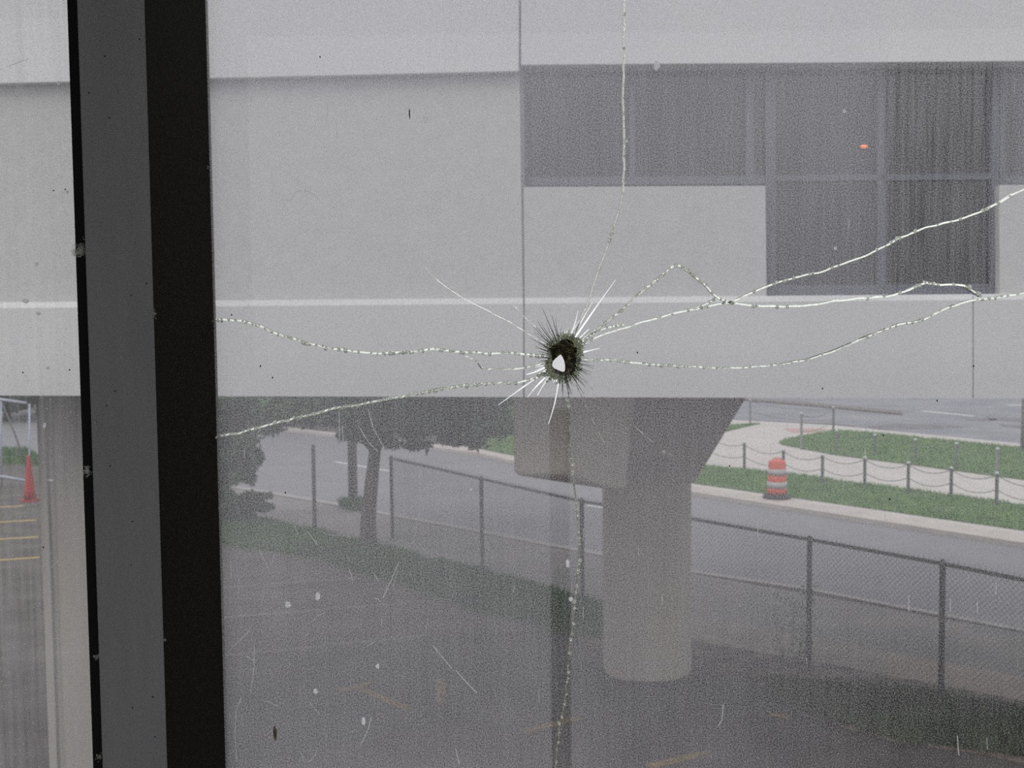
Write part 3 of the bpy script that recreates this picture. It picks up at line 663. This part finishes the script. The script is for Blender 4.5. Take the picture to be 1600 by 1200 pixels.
# ================================================================== PIERS
def pier_round():
    base = G(1010, 1062); cx, cy = base.x, base.y + 0.55
    root = tag(empty('bridge_pier', (cx, cy, 0)), 'beige round concrete pier with a flared cap standing on the parking lot edge', 'pier')
    s = cy / FPX
    xL, xR = P(942, 800, cy).x, P(1078, 800, cy).x; cxx = (xL + xR) / 2; rad = (xR - xL) / 2
    bm = bmesh.new(); n = 40
    # rounded-square column
    def ring(z, k=1.0): return [Vector((cxx + k*rad*math.copysign(abs(math.cos(a))**0.75, math.cos(a)), cy + k*rad*math.copysign(abs(math.sin(a))**0.75, math.sin(a)), z)) for a in [2*math.pi*(i+.5)/n for i in range(n)]]
    zc = P(1010, 745, cy).z
    rr = [[bm.verts.new(p) for p in ring(z, k)] for z, k in ((-0.3, 1.0), (0.0, 1.0), (zc * .5, 1.0), (zc + 0.35, 1.0))]
    for A, B in zip(rr, rr[1:]):
        for k in range(n): bm.faces.new((A[k], A[(k+1) % n], B[(k+1) % n], B[k]))
    bm.faces.new(rr[0][::-1]); bm.faces.new(rr[-1])
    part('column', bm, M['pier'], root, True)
    # flare: from the column to a wide rectangular head
    zt = 4.37
    bm = bmesh.new()
    yf, yb = cy - rad, cy + rad
    cap = [(P(1078, 742, cy).x - 0.02, zc), (P(1154, 620, cy).x, P(1154, 615, cy).z), (P(1154, 620, cy).x, zt), (xL, zt), (xL, zc)]
    slab(bm, [Vector((x, yf + .03, z)) for x, z in cap], Vector((0, 2 * rad - .06, 0))); bevel(bm, 0.03, 2)
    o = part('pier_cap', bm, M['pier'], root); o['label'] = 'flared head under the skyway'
    # arm towards us and to the left: vertical face, underside sloping back down to the column
    bm = bmesh.new()
    yA = yf - 3.2
    x0 = P(803, 680, yA).x; x1 = P(885, 680, yA).x
    zb0 = P(803, 746, yA).z; zb1 = P(885, 741, yA).z
    zk = P(940, 765, yf).z
    A = [Vector((x0, yA, zb0)), Vector((x1, yA, zb1)), Vector((x1, yA, zt)), Vector((x0, yA, zt))]
    xk0 = P(830, 756, yf).x
    Bk = [Vector((x0 + .03, yb, zb0 - .02)), Vector((xR - 0.05, yb, zk - 0.05)), Vector((xR - 0.05, yb, zt)), Vector((x0, yb, zt))]
    Bm = [Vector((x0 + .03, yf, zb0 - 0.16)), Vector((xL + 0.15, yf - 0.12, zk - 0.02)), Vector((xL + 0.35, yf - 0.12, zt)), Vector((x0, yf, zt))]
    ra = [[bm.verts.new(p) for p in q] for q in (A, Bm, Bk)]
    bm.faces.new(ra[0]); bm.faces.new(ra[-1][::-1])
    for P0, P1 in zip(ra, ra[1:]):
        for k in range(4): bm.faces.new((P0[k], P0[(k+1) % 4], P1[(k+1) % 4], P1[k]))
    bmesh.ops.recalc_face_normals(bm, faces=bm.faces)
    bevel(bm, 0.09, 4)
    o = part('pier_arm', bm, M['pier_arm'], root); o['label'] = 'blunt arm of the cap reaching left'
    return root
pier_round()
def pier_square():
    cy = 10.9
    base = P(110, 1400, cy)
    root = tag(empty('bridge_pier', (P(110, 900, cy).x, cy + .5, 0)), 'pale ribbed square pier seen through the left pane beside the mullion', 'pier')
    xl_, xm, x2, xr_ = P(49, 630, cy).x, P(69, 630, cy).x, P(82, 630, cy).x, P(150, 630, cy).x
    prof = [(xl_, cy + 0.35), (xl_ + 0.005, cy + 0.10), (xm, cy), (xm + .015, cy + .03), (x2 - .01, cy + .035), (x2, cy), (xr_ + .35, cy - .0), (xr_ + .40, cy + .06), (xr_ + .42, cy + 1.0), (xl_, cy + 1.0)]
    bm = bmesh.new(); slab(bm, [Vector((x, y, -0.3)) for x, y in prof], Vector((0, 0, 4.72)))
    part('column', bm, M['pier_near'], root); return root
pier_square()
bm = bmesh.new(); c = G(1612, 706); lathe(bm, [(0.42, -.1), (0.40, 1.2), (0.38, 6)], (c.x + .05, c.y, 0), 20); o = obj('bridge_pier', bm, M['soffit'], smooth=True); tag(o, 'dark distant pier at the right edge beyond the grass island', 'pier')

# ================================================================== GROUND
def gpoly(name, pts, m, z, th=0.3, label=None, kind='structure', cat=None, sub=0):
    bm = bmesh.new(); slab(bm, [Vector((*G(x, y, z).xy, z)) for x, y in pts], Vector((0, 0, -th)))
    o = obj(name, bm, m); tag(o, label, cat, kind=kind); return o
bm = bmesh.new(); slab(bm, [(-160, -30, 0), (160, -30, 0), (160, 260, 0), (-160, 260, 0)], Vector((0, 0, -0.5))); struct('parking_lot', bm, M['lot'], 'brown worn asphalt parking lot under the skyway')
NC = [(-900, 622), (200, 733), (482, 780), (840, 847), (1080, 893), (1260, 920), (1600, 985), (2600, 1175)]      # near road edge
FC = [(-300, 622), (300, 655), (560, 686), (745, 709), (803, 722), (1079, 770), (1600, 850), (2600, 1003)]      # far road edge
gpoly('road', NC + FC[::-1], M['road'], 0.010, label='grey asphalt road running from upper left to lower right')
# far side paving, kerb and second road
gpoly('far_paving', [(700, 627), (1040, 627), (1130, 655), (1300, 664), (1420, 676), (2600, 790), (2600, 985), (1600, 835), (1080, 759), (803, 716), (745, 704), (690, 690)], M['walk'], 0.05, label='pale concrete paving beyond the road')
gpoly('second_road', [(900, 612), (1040, 625), (1140, 655), (1300, 662), (1420, 676), (2600, 790), (2600, 600), (1000, 606)], M['road2'], 0.03, label='patched bluish road beyond the grass island')
gpoly('kerb', [(1079, 759), (1600, 834), (2600, 982), (2600, 1000), (1600, 848), (1079, 768), (803, 720), (745, 707), (560, 684), (300, 653), (300, 650), (560, 680), (745, 701), (803, 713)], M['curb'], 0.12, label='pale kerb along the far side of the road')
gpoly('kerb', [(200, 731), (482, 777.5), (840, 844), (1080, 890), (1260, 917), (1600, 982), (2600, 1170), (2600, 1182), (1600, 986.5), (1260, 921), (1080, 894), (840, 849), (482, 781), (200, 734)], M['edge'], 0.03, label='thin pale edge along the near side of the road')
# verge between road and lot
gpoly('verge', [(200, 736), (482, 783), (840, 851), (1080, 896), (1600, 989), (2600, 1184), (2600, 1300), (1600, 1062), (1200, 985), (1080, 964), (940, 940), (620, 868), (490, 833), (330, 797), (200, 770)], M['shoulder'], 0.012, label='gritty grey verge between road and fence')
gpoly('dirt_strip', [(620, 862), (860, 915), (940, 935), (1080, 962), (1200, 982), (1600, 1058), (2600, 1290), (2600, 1400), (1600, 1105), (1300, 1045), (1080, 1003), (940, 965), (820, 935)], M['dirt'], 0.018, label='sandy dirt strip along the fence foot')
gpoly('leaf_litter', [(930, 965), (1080, 1000), (1180, 1018), (1300, 1038), (1600, 1095), (2400, 1300), (2300, 1480), (1600, 1190), (1420, 1150), (1250, 1090), (1150, 1050), (1080, 1062), (980, 1040), (900, 1000)], M['mulch'], 0.024, label='dark leaf litter at the foot of the pier')
for pts in ([(1330,668),(1400,662),(1470,664),(1520,667),(1450,671),(1380,671)], [(1505,652),(1560,655),(1545,659),(1510,657)], [(1540,650),(1700,661),(1700,668),(1545,656)], [(1560,662),(1700,672),(1700,678),(1565,667)]):
    gpoly('tar_patch', pts, M['tar'], 0.034, th=0.003, label='dark tar patch on the second road')
gpoly('median_kerb', [(1150,620),(1250,627),(1410,642),(1410,646),(1250,631),(1150,623)], M['median'], 0.12, label='low brown kerb across the second road')
gpoly('kerb', [(1224,669),(1290,670),(1285,674),(1240,676)], M['curb_red'], 0.06, th=0.02, label='faded red paving strip at the tip of the grass island')
for a, b, wd in (((524,722),(612,737),0.14), ((917,790),(1000,803),0.14), ((1418,874),(1500,889),0.14), ((1440,643),(1522,651),0.3), ((1575,634),(1640,634),0.35)):
    A, B = G(*a, 0.0), G(*b, 0.0); d = (B - A).normalized(); n = Vector((-d.y, d.x, 0)) * wd / 2
    zz = 0.0135 if a[1] > 700 else 0.034
    bm = bmesh.new(); slab(bm, [Vector((*(A + n).xy, zz)), Vector((*(B + n).xy, zz)), Vector((*(B - n).xy, zz)), Vector((*(A - n).xy, zz))], Vector((0, 0, -0.004)))
    o = obj('lane_marking', bm, M['white_paint']); tag(o, {524: 'white lane dash seen behind the tree trunk', 917: 'white lane dash left of the round pier', 1418: 'white lane dash beyond the fence at right', 1440: 'white stripe on the second road', 1575: 'white mark on the second road at the right edge'}[a[0]], 'road marking', kind='structure')
ll = [((-40,794),(38,790.5),'o'),((-40,818),(56,813),'o'),((-40,845),(60,839),'o'),((-40,878),(62,871),'o'),((250,925),(555,904),'p'),((250,973),(640,942),'p'),((250,1034),(665,994),'p'),((560,1075),(640,1109),'y'),((689,1098),(690,1062),'y'),((815,1143),(906,1122),'y'),((1012,1198),(1105,1177),'y'),((1203,1116),(1232,1121),'y'),((530,1080),(580,1066),'y')]
for i, (a, b, k) in enumerate(ll):
    A, B = G(*a), G(*b); d = (B - A).normalized(); n = Vector((-d.y, d.x, 0)) * 0.065
    bm = bmesh.new(); slab(bm, [Vector((*(A + n).xy, .005)), Vector((*(B + n).xy, .005)), Vector((*(B - n).xy, .005)), Vector((*(A - n).xy, .005))], Vector((0, 0, -.003)))
    o = obj('parking_line', bm, {'o': M['orange_line'], 'p': M['pale_line'], 'y': M['yellow_line']}[k])
    tag(o, {'o': 'yellow parking line left of the square pier', 'p': 'faint worn parking line on the dark lot', 'y': 'broken worn yellow paint mark on the lot'}[k], 'road marking', kind='structure')

def grass(name, poly, n, h, m, z=0.02, lab='', soil=True):
    pts = [Vector(G(x, y, 0).xy) for x, y in poly]
    x0, x1 = min(p.x for p in pts), max(p.x for p in pts); y0, y1 = min(p.y for p in pts), max(p.y for p in pts)
    bm = bmesh.new(); slab(bm, [Vector((*p, z)) for p in pts], Vector((0, 0, -0.2)))
    g = obj('turf', bm, M['mulch'] if m == M['grass_dry'] else M['grass_soil']); tag(g, lab + ' (soil)', kind='structure'); g['label'] = 'turf ground under the ' + lab
    bm = bmesh.new(); k = 0
    while k < n:
        p = Vector((rnd.uniform(x0, x1), rnd.uniform(y0, y1)))
        if not inside(p, pts): continue
        k += 1
        if noise.noise(Vector((p.x*.9, p.y*.9, 5))) < -0.35 and rnd.random() < .8: continue
        hh = h * rnd.uniform(.5, 1.3); a = rnd.uniform(0, 6.28); ww = 0.012 + hh * .06
        dx, dy = math.cos(a)*ww, math.sin(a)*ww; lx, ly = rnd.gauss(0, hh*.35), rnd.gauss(0, hh*.35)
        bm.faces.new([bm.verts.new((p.x-dx, p.y-dy, z)), bm.verts.new((p.x+dx, p.y+dy, z)), bm.verts.new((p.x+lx, p.y+ly, z+hh))])
    o = obj('grass', bm, m); tag(o, lab, 'grass', kind='stuff'); return o
grass('grass', [(1060, 728), (1094, 730), (1232, 743), (1600, 792), (1900, 835), (1900, 878), (1600, 833), (1080, 758), (1040, 752)], 26000, 0.09, M['grass'], 0.06, 'green grass strip between kerb and pale path')
grass('grass', [(1216, 694), (1228, 689), (1262, 682), (1303, 675), (1367, 679), (1600, 703), (1900, 733), (1900, 795), (1600, 753), (1430, 730), (1300, 713), (1245, 702), (1224, 698)], 26000, 0.10, M['grass'], 0.07, 'green grass island inside the paving')
grass('grass', [(1090, 676), (1140, 667), (1190, 664), (1165, 669), (1120, 680)], 2500, 0.08, M['grass'], 0.06, 'small grass wedge beside the pier cap')
grass('grass', [(640, 625), (900, 625), (900, 700), (810, 716), (750, 704), (700, 693)], 14000, 0.12, M['grass'], 0.06, 'bright grass bank left of the pier cap')
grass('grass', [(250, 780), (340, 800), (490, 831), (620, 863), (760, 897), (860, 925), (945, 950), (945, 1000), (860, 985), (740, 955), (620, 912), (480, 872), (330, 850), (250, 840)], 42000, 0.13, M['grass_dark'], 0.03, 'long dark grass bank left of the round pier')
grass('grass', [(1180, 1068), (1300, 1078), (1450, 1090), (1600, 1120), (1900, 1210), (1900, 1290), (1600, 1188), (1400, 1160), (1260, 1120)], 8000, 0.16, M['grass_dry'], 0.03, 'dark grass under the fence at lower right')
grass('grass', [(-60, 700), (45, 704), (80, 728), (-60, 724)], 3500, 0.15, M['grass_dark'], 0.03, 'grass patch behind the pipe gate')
grass('grass', [(530, 793), (552, 788), (578, 792), (576, 799), (552, 800)], 1800, 0.22, M['grass_dark'], 0.03, 'grass tuft round the foot of the utility pole')

# ================================================================== CHAIN LINK FENCE
fr = [(611,716),(752,748),(909,783),(1055,806),(1265,843),(1473,881),(1700,926),(1960,985)]
HF = 1.83
fpts = []
for x, y in fr:
    p = G(x, y, HF); fpts.append(Vector((p.x, p.y, 0)))
froot = tag(empty('chain_link_fence', fpts[0]), 'grey chain link fence running from the tree to the lower right', 'fence')
for p in fpts:
    bm = bmesh.new(); lathe(bm, [(0.038, -.2), (0.038, HF - .02), (0.045, HF - .02), (0.045, HF + .03), (0.015, HF + .06)], (p.x, p.y, 0), 12); part('fence_post', bm, M['fence'], froot, True)
bm = bmesh.new(); tube(bm, [p + Vector((0, 0, HF)) for p in fpts], 0.026, 8); part('top_rail', bm, M['fence'], froot, True)
bm = bmesh.new()
for a, b in zip(fpts, fpts[1:]):
    d = (b - a); L_ = d.length; d.normalize(); nrm = Vector((-d.y, d.x, 0)); st = 0.075; h0, h1 = 0.05, HF + 0.03; k = -(h1-h0)
    while k < L_:
        for sgn in (1, -1):
            q0, q1 = (k, k + (h1-h0)) if sgn > 0 else (k + (h1-h0), k); z0, z1 = h0, h1
            u0, u1, w0, w1 = q0, q1, z0, z1
            def clip(u, ua, wa, ub, wb): return wa + (wb - wa) * (u - ua) / (ub - ua)
            lo, hi = max(0, min(u0, u1)), min(L_, max(u0, u1))
            if hi - lo < 0.02: continue
            zlo, zhi = clip(lo, u0, w0, u1, w1), clip(hi, u0, w0, u1, w1)
            tube(bm, [a + d*lo + Vector((0, 0, zlo)) + nrm*0.03*sgn*.1, a + d*hi + Vector((0, 0, zhi)) + nrm*0.03*sgn*.1], 0.0028, 3, False)
        k += st
    # barbed twist above the rail
    k = 0
    while k < L_:
        q = a + d*k + Vector((0, 0, HF + .02)); tube(bm, [q, q + d*.012 + Vector((0, 0, .05))], 0.003, 3, False); k += st
part('wire_mesh', bm, M['wire'], froot)
b = G(492, 830); bm = bmesh.new(); lathe(bm, [(0.045, -.2), (0.045, 2.02), (0.02, 2.06)], (b.x, b.y, 0), 12); o = obj('fence_post', bm, M['fence'], smooth=True); tag(o, 'lone dark metal post left of the utility pole', 'post')

# ================================================================== BOLLARDS WITH CHAINS
def bollards(name, pts, lab, two=True):
    ps = []
    for x, yt, yb in pts:
        p = G(x, yb, 0.06); dd = (Vector((p.x, p.y, 0)) ).y; h = (yb - yt) / FPX * dd; ps.append((Vector((p.x, p.y, 0.06)), h))
    root = tag(empty(name, ps[0][0]), lab, 'chain barrier')
    for p, h in ps:
        bm = bmesh.new(); lathe(bm, [(0.045, -.1), (0.045, h - .03), (0.06, h - .03), (0.06, h), (0.02, h + .03)], p, 10); part('post', bm, M['bollard'], root, True)
    for (p, h), (q, g) in zip(ps, ps[1:]):
        for fr_ in ((0.93, 0.5) if two else (0.93,)):
            A = p + Vector((0, 0, h * fr_)); B = q + Vector((0, 0, g * fr_)); bm = bmesh.new(); sag = 0.16
            cp = [A.lerp(B, t/14) - Vector((0, 0, sag * 4 * (t/14) * (1 - t/14))) for t in range(15)]
            # links: alternating flat and upright short bars give the chain its knotted look
            tube(bm, [c + Vector((0, 0, 0)) for c in cp], [0.012 if i % 2 else 0.009 for i in range(15)], 6)
            part('chain', bm, M['chain'], root)
    return root
bollards('chain_barrier', [(1100,676,722),(1163,691,735),(1224,702,744),(1285,710,753),(1351,714,762),(1419,722,770),(1486,730,778),(1557,738,791),(1640,752,803)], 'row of short grey posts with double chains along the grass strip')
bollards('chain_barrier', [(1172,624,662),(1302,636,675),(1252,645,702)], 'taller posts with chains at the tip of the grass island')
bollards('chain_barrier', [(1307,672,708),(1367,679,712),(1430,686,722),(1494,692,733),(1558,700,744),(1630,710,755)], 'row of short grey posts standing in the grass island', False)

# ================================================================== TRAFFIC DRUM, CONE, GATE
def drum():
    p = G(1214, 778, 0.12); root = tag(empty('traffic_drum', (p.x, p.y, 0.12)), 'orange and white striped traffic drum on the kerb', 'traffic drum')
    c = (p.x, p.y, 0.12)
    bm = bmesh.new(); lathe(bm, [(0.20, .10), (0.255, .10), (0.255, .27), (0.245, .28), (0.245, .44), (0.245, .45), (0.245, .62), (0.235, .63), (0.235, .78), (0.23, .79), (0.225, .95), (0.20, 1.0), (0.12, 1.02), (0.10, 1.02)], c, 36); part('body', bm, M['orange'], root, True)
    for z0, z1, r0, r1 in ((.275, .445, .262, .256), (.625, .785, .252, .244)):
        bm = bmesh.new(); lathe(bm, [(r0 - .02, z0), (r0, z0), (r1, z1), (r1 - .02, z1)], c, 36); o = part('reflective_band', bm, M['white_band'], root, True)
    bm = bmesh.new(); lathe(bm, [(0.36, .0), (0.38, .02), (0.36, .07), (0.27, .11), (0.26, .13)], c, 28); part('base', bm, M['rubber'], root, True)
    bm = bmesh.new(); tube(bm, [Vector(c) + Vector((-.12, 0, 1.0)), Vector(c) + Vector((-.1, 0, 1.06)), Vector(c) + Vector((.1, 0, 1.06)), Vector(c) + Vector((.12, 0, 1.0))], .018, 8); part('handle', bm, M['orange'], root, True)
drum()
p = G(47, 783); root = tag(empty('traffic_cone', p), 'tall red traffic cone beside the square pier', 'traffic cone')
bm = bmesh.new(); lathe(bm, [(0.17, .05), (0.14, .3), (0.09, .8), (0.05, 1.2), (0.04, 1.27), (0.03, 1.28)], p, 24); part('cone_body', bm, M['red_cone'], root, True)
bm = bmesh.new(); box(bm, (p.x-.2, p.y-.2, 0), (p.x+.2, p.y+.2, .05)); part('base', bm, M['red_cone'], root)
root = tag(empty('pipe_gate', G(20, 760)), 'pale blue pipe gate with a diagonal brace left of the square pier', 'gate')
YG = 34.0
for nm, pts, rr in (('rail', [(-60,611),(0,624),(41,630)], .045), ('rail', [(-60,733),(0,744),(44,752)], .045), ('brace', [(3,629),(24,680),(43,735)], .028), ('upright', [(2,624),(1,690),(3,760)], .03), ('upright', [(46,631),(46,700),(46,766)], .03)):
    bm = bmesh.new(); tube(bm, [P(x, y, YG) for x, y in pts], rr, 8); part(nm, bm, M['gate_pipe'] if nm != 'brace' else M['chain'], root, True)

# ================================================================== TREES
def tree(name, base, trunk_pts, rads, blobs, nleaf, m, lab, ls=0.11, cat='tree', branches=()):
    root = tag(empty(name, base), lab, cat)
    if trunk_pts:
        bm = bmesh.new(); tube(bm, resample([Vector(p) for p in trunk_pts], 0.4), 0.1, 10)
        # retaper along its length
        rs = resample([Vector(p) for p in trunk_pts], 0.4); n = len(rs)
        bm.free(); bm = bmesh.new()
        tube(bm, rs, [rads[0] + (rads[1]-rads[0]) * (i/(n-1))**.8 for i in range(n)], 12)
        for br, r0, r1 in branches:
            q = resample([Vector(v) for v in br], 0.25); tube(bm, q, [r0 + (r1-r0)*i/(len(q)-1) for i in range(len(q))], 8)
        part('trunk', bm, M['bark'], root, True)
    bm = bmesh.new(); tot = sum(b[1][0]*b[1][1]*b[1][2] for b in blobs)
    for c, r in blobs:
        k = int(nleaf * r[0]*r[1]*r[2] / tot) + 40
        # sub clumps
        clumps = [Vector((rnd.gauss(0, .5), rnd.gauss(0, .5), rnd.gauss(0, .5))) for _ in range(max(5, k // 90))]
        for i in range(k):
            q = rnd.choice(clumps) + Vector((rnd.gauss(0, .16), rnd.gauss(0, .16), rnd.gauss(0, .16)))
            if q.length > 1.05: q = q.normalized() * rnd.uniform(.8, 1.05)
            p = Vector(c) + Vector((q.x*r[0], q.y*r[1], q.z*r[2]))
            if p.z < 0.1: continue
            a = Vector((rnd.gauss(0,1), rnd.gauss(0,1), rnd.gauss(0,1))).normalized(); b = a.orthogonal().normalized(); s = ls * rnd.uniform(.6, 1.3)
            t = a * s; u = b * s * .4
            bm.faces.new([bm.verts.new(p - t), bm.verts.new(p + u), bm.verts.new(p + t), bm.verts.new(p - u)])
    part('foliage', bm, m, root); return root
tb = G(576, 852)
T = lambda x, y: P(x, y, tb.y)
tree('tree', tb, [G(576, 858), T(575, 820), T(577, 790), T(582, 740), T(586, 705), T(600, 660), T(610, 610), T(615, 560)], (0.20, 0.09),
     [(T(600,640), (1.5, 1.5, .75)), (T(690,640), (1.5, 1.4, .85)), (T(745,650), (.9, 1.3, .72)), (T(500,625), (1.3, 1.3, .6)), (T(640,560), (2.6, 2, 1.0)), (T(545,660), (.7, .8, .35)), (T(700,688), (1.0, .8, .3)), (T(620,690), (.6, .6, .3)), (T(440,630),(.9,.9,.6))], 20000, M['leaf'],
     'dark leafy tree with a leaning trunk under the skyway', 0.10, branches=[([T(585,708), T(570,690), T(555,672), T(530,640)], .07, .02), ([T(587,700), T(620,670), T(680,640)], .08, .02), ([T(586,706), T(582,670), T(575,620)], .07, .03)])
lb = G(330, 830); T2 = lambda x, y: P(x, y, lb.y)
tree('tree', lb, [lb, T2(338, 760), T2(345, 690), T2(350, 620)], (0.12, 0.06), [(T2(375,660), (.9, .9, .85)), (T2(360,720), (.7, .8, .6)), (T2(390,735), (.35, .5, .4)), (T2(330,680), (.8, .9, 1.2)), (T2(380,700), (.62, .7, .6)), (T2(345,740), (.5, .6, .45)), (T2(340,600), (1.6, 1.3, .6))], 9000, M['leaf'], 'dark leafy tree hanging beside the mullion', 0.09)
sb = G(395, 815); T3 = lambda x, y: P(x, y, sb.y)
tree('shrub', sb, [sb, T3(397, 790), T3(402, 770)], (0.04, 0.02), [(T3(400,780), (.42, .4, .3)), (T3(370,800), (.45, .4, .3)), (T3(348,775), (.3, .4, .5)), (T3(385,795), (.4, .4, .32)), (T3(358,790), (.4, .4, .35)), (T3(415,785), (.3, .4, .25))], 3600, M['leaf'], 'low bush at the near edge of the road beside the mullion', 0.07, 'shrub')
for i, (px, py, rx, rz, Y, m_, lb_) in enumerate([(380, 600, 4.2, 2.6, 52, 'leaf', 'dark tree beyond the road at far left'), (560, 600, 4.4, 2.7, 55, 'leaf', 'broad dark tree beyond the road behind the utility pole'),
        (720, 600, 3.8, 2.9, 50, 'leaf', 'dark tree beyond the road left of the pier cap'), (10, 620, 3.2, 2.6, 56, 'leaf', 'dark tree beyond the pipe gate'), (60, 590, 3.0, 2.6, 60, 'leaf_light', 'green tree beyond the square pier'), (790, 585, 3.0, 2.6, 62, 'leaf_light', 'lighter green tree just left of the pier cap')]):
    c = P(px, py, Y); c.z = rz + 0.6
    g = Vector((c.x, c.y, 0))
    tree('tree', g, [g, g + Vector((.1, 0, 2)), g + Vector((0, 0, 4))], (.2, .1), [(c, (rx, 2.4, rz)), (c + Vector((rx*.5, -.5, -.6)), (rx*.5, 1.6, rz*.6)), (c + Vector((-rx*.5, -.5, -.4)), (rx*.5, 1.6, rz*.6))], 9000, M[m_], lb_, 0.22)
# utility pole
p = G(552, 796); bm = bmesh.new(); tube(bm, [Vector((p.x, p.y, -.2)), Vector((p.x, p.y, 3)), Vector((p.x + .02, p.y, 9.5))], [.125, .118, .10], 14); o = obj('utility_pole', bm, M['pole_wood'], smooth=True, loc=p); tag(o, 'straight grey wooden pole standing behind the leaning tree', 'pole')
# weeds climbing the fence
wr = G(1250, 1035); bm = bmesh.new()
for i in range(7):
    q = wr + Vector((rnd.uniform(-.35, .35), rnd.uniform(-.1, .1), 0)); pts = [q]
    for k in range(6): pts.append(pts[-1] + Vector((rnd.gauss(0, .05), rnd.gauss(0, .03), rnd.uniform(.12, .22))))
    tube(bm, pts, [.008 - .001*k for k in range(7)], 4)
    for s in pts[1:]:
        for _ in range(6):
            a = s + Vector((rnd.gauss(0, .05), rnd.gauss(0, .05), rnd.gauss(0, .05))); u = Vector((rnd.gauss(0,1), rnd.gauss(0,1), rnd.gauss(0,1))).normalized()*.03; v = u.orthogonal().normalized()*.012
            bm.faces.new([bm.verts.new(a-u), bm.verts.new(a+v), bm.verts.new(a+u), bm.verts.new(a-v)])
o = obj('weed', bm, M['leaf'], loc=wr); tag(o, 'thin weed climbing the chain link fence right of the pier', 'weed')
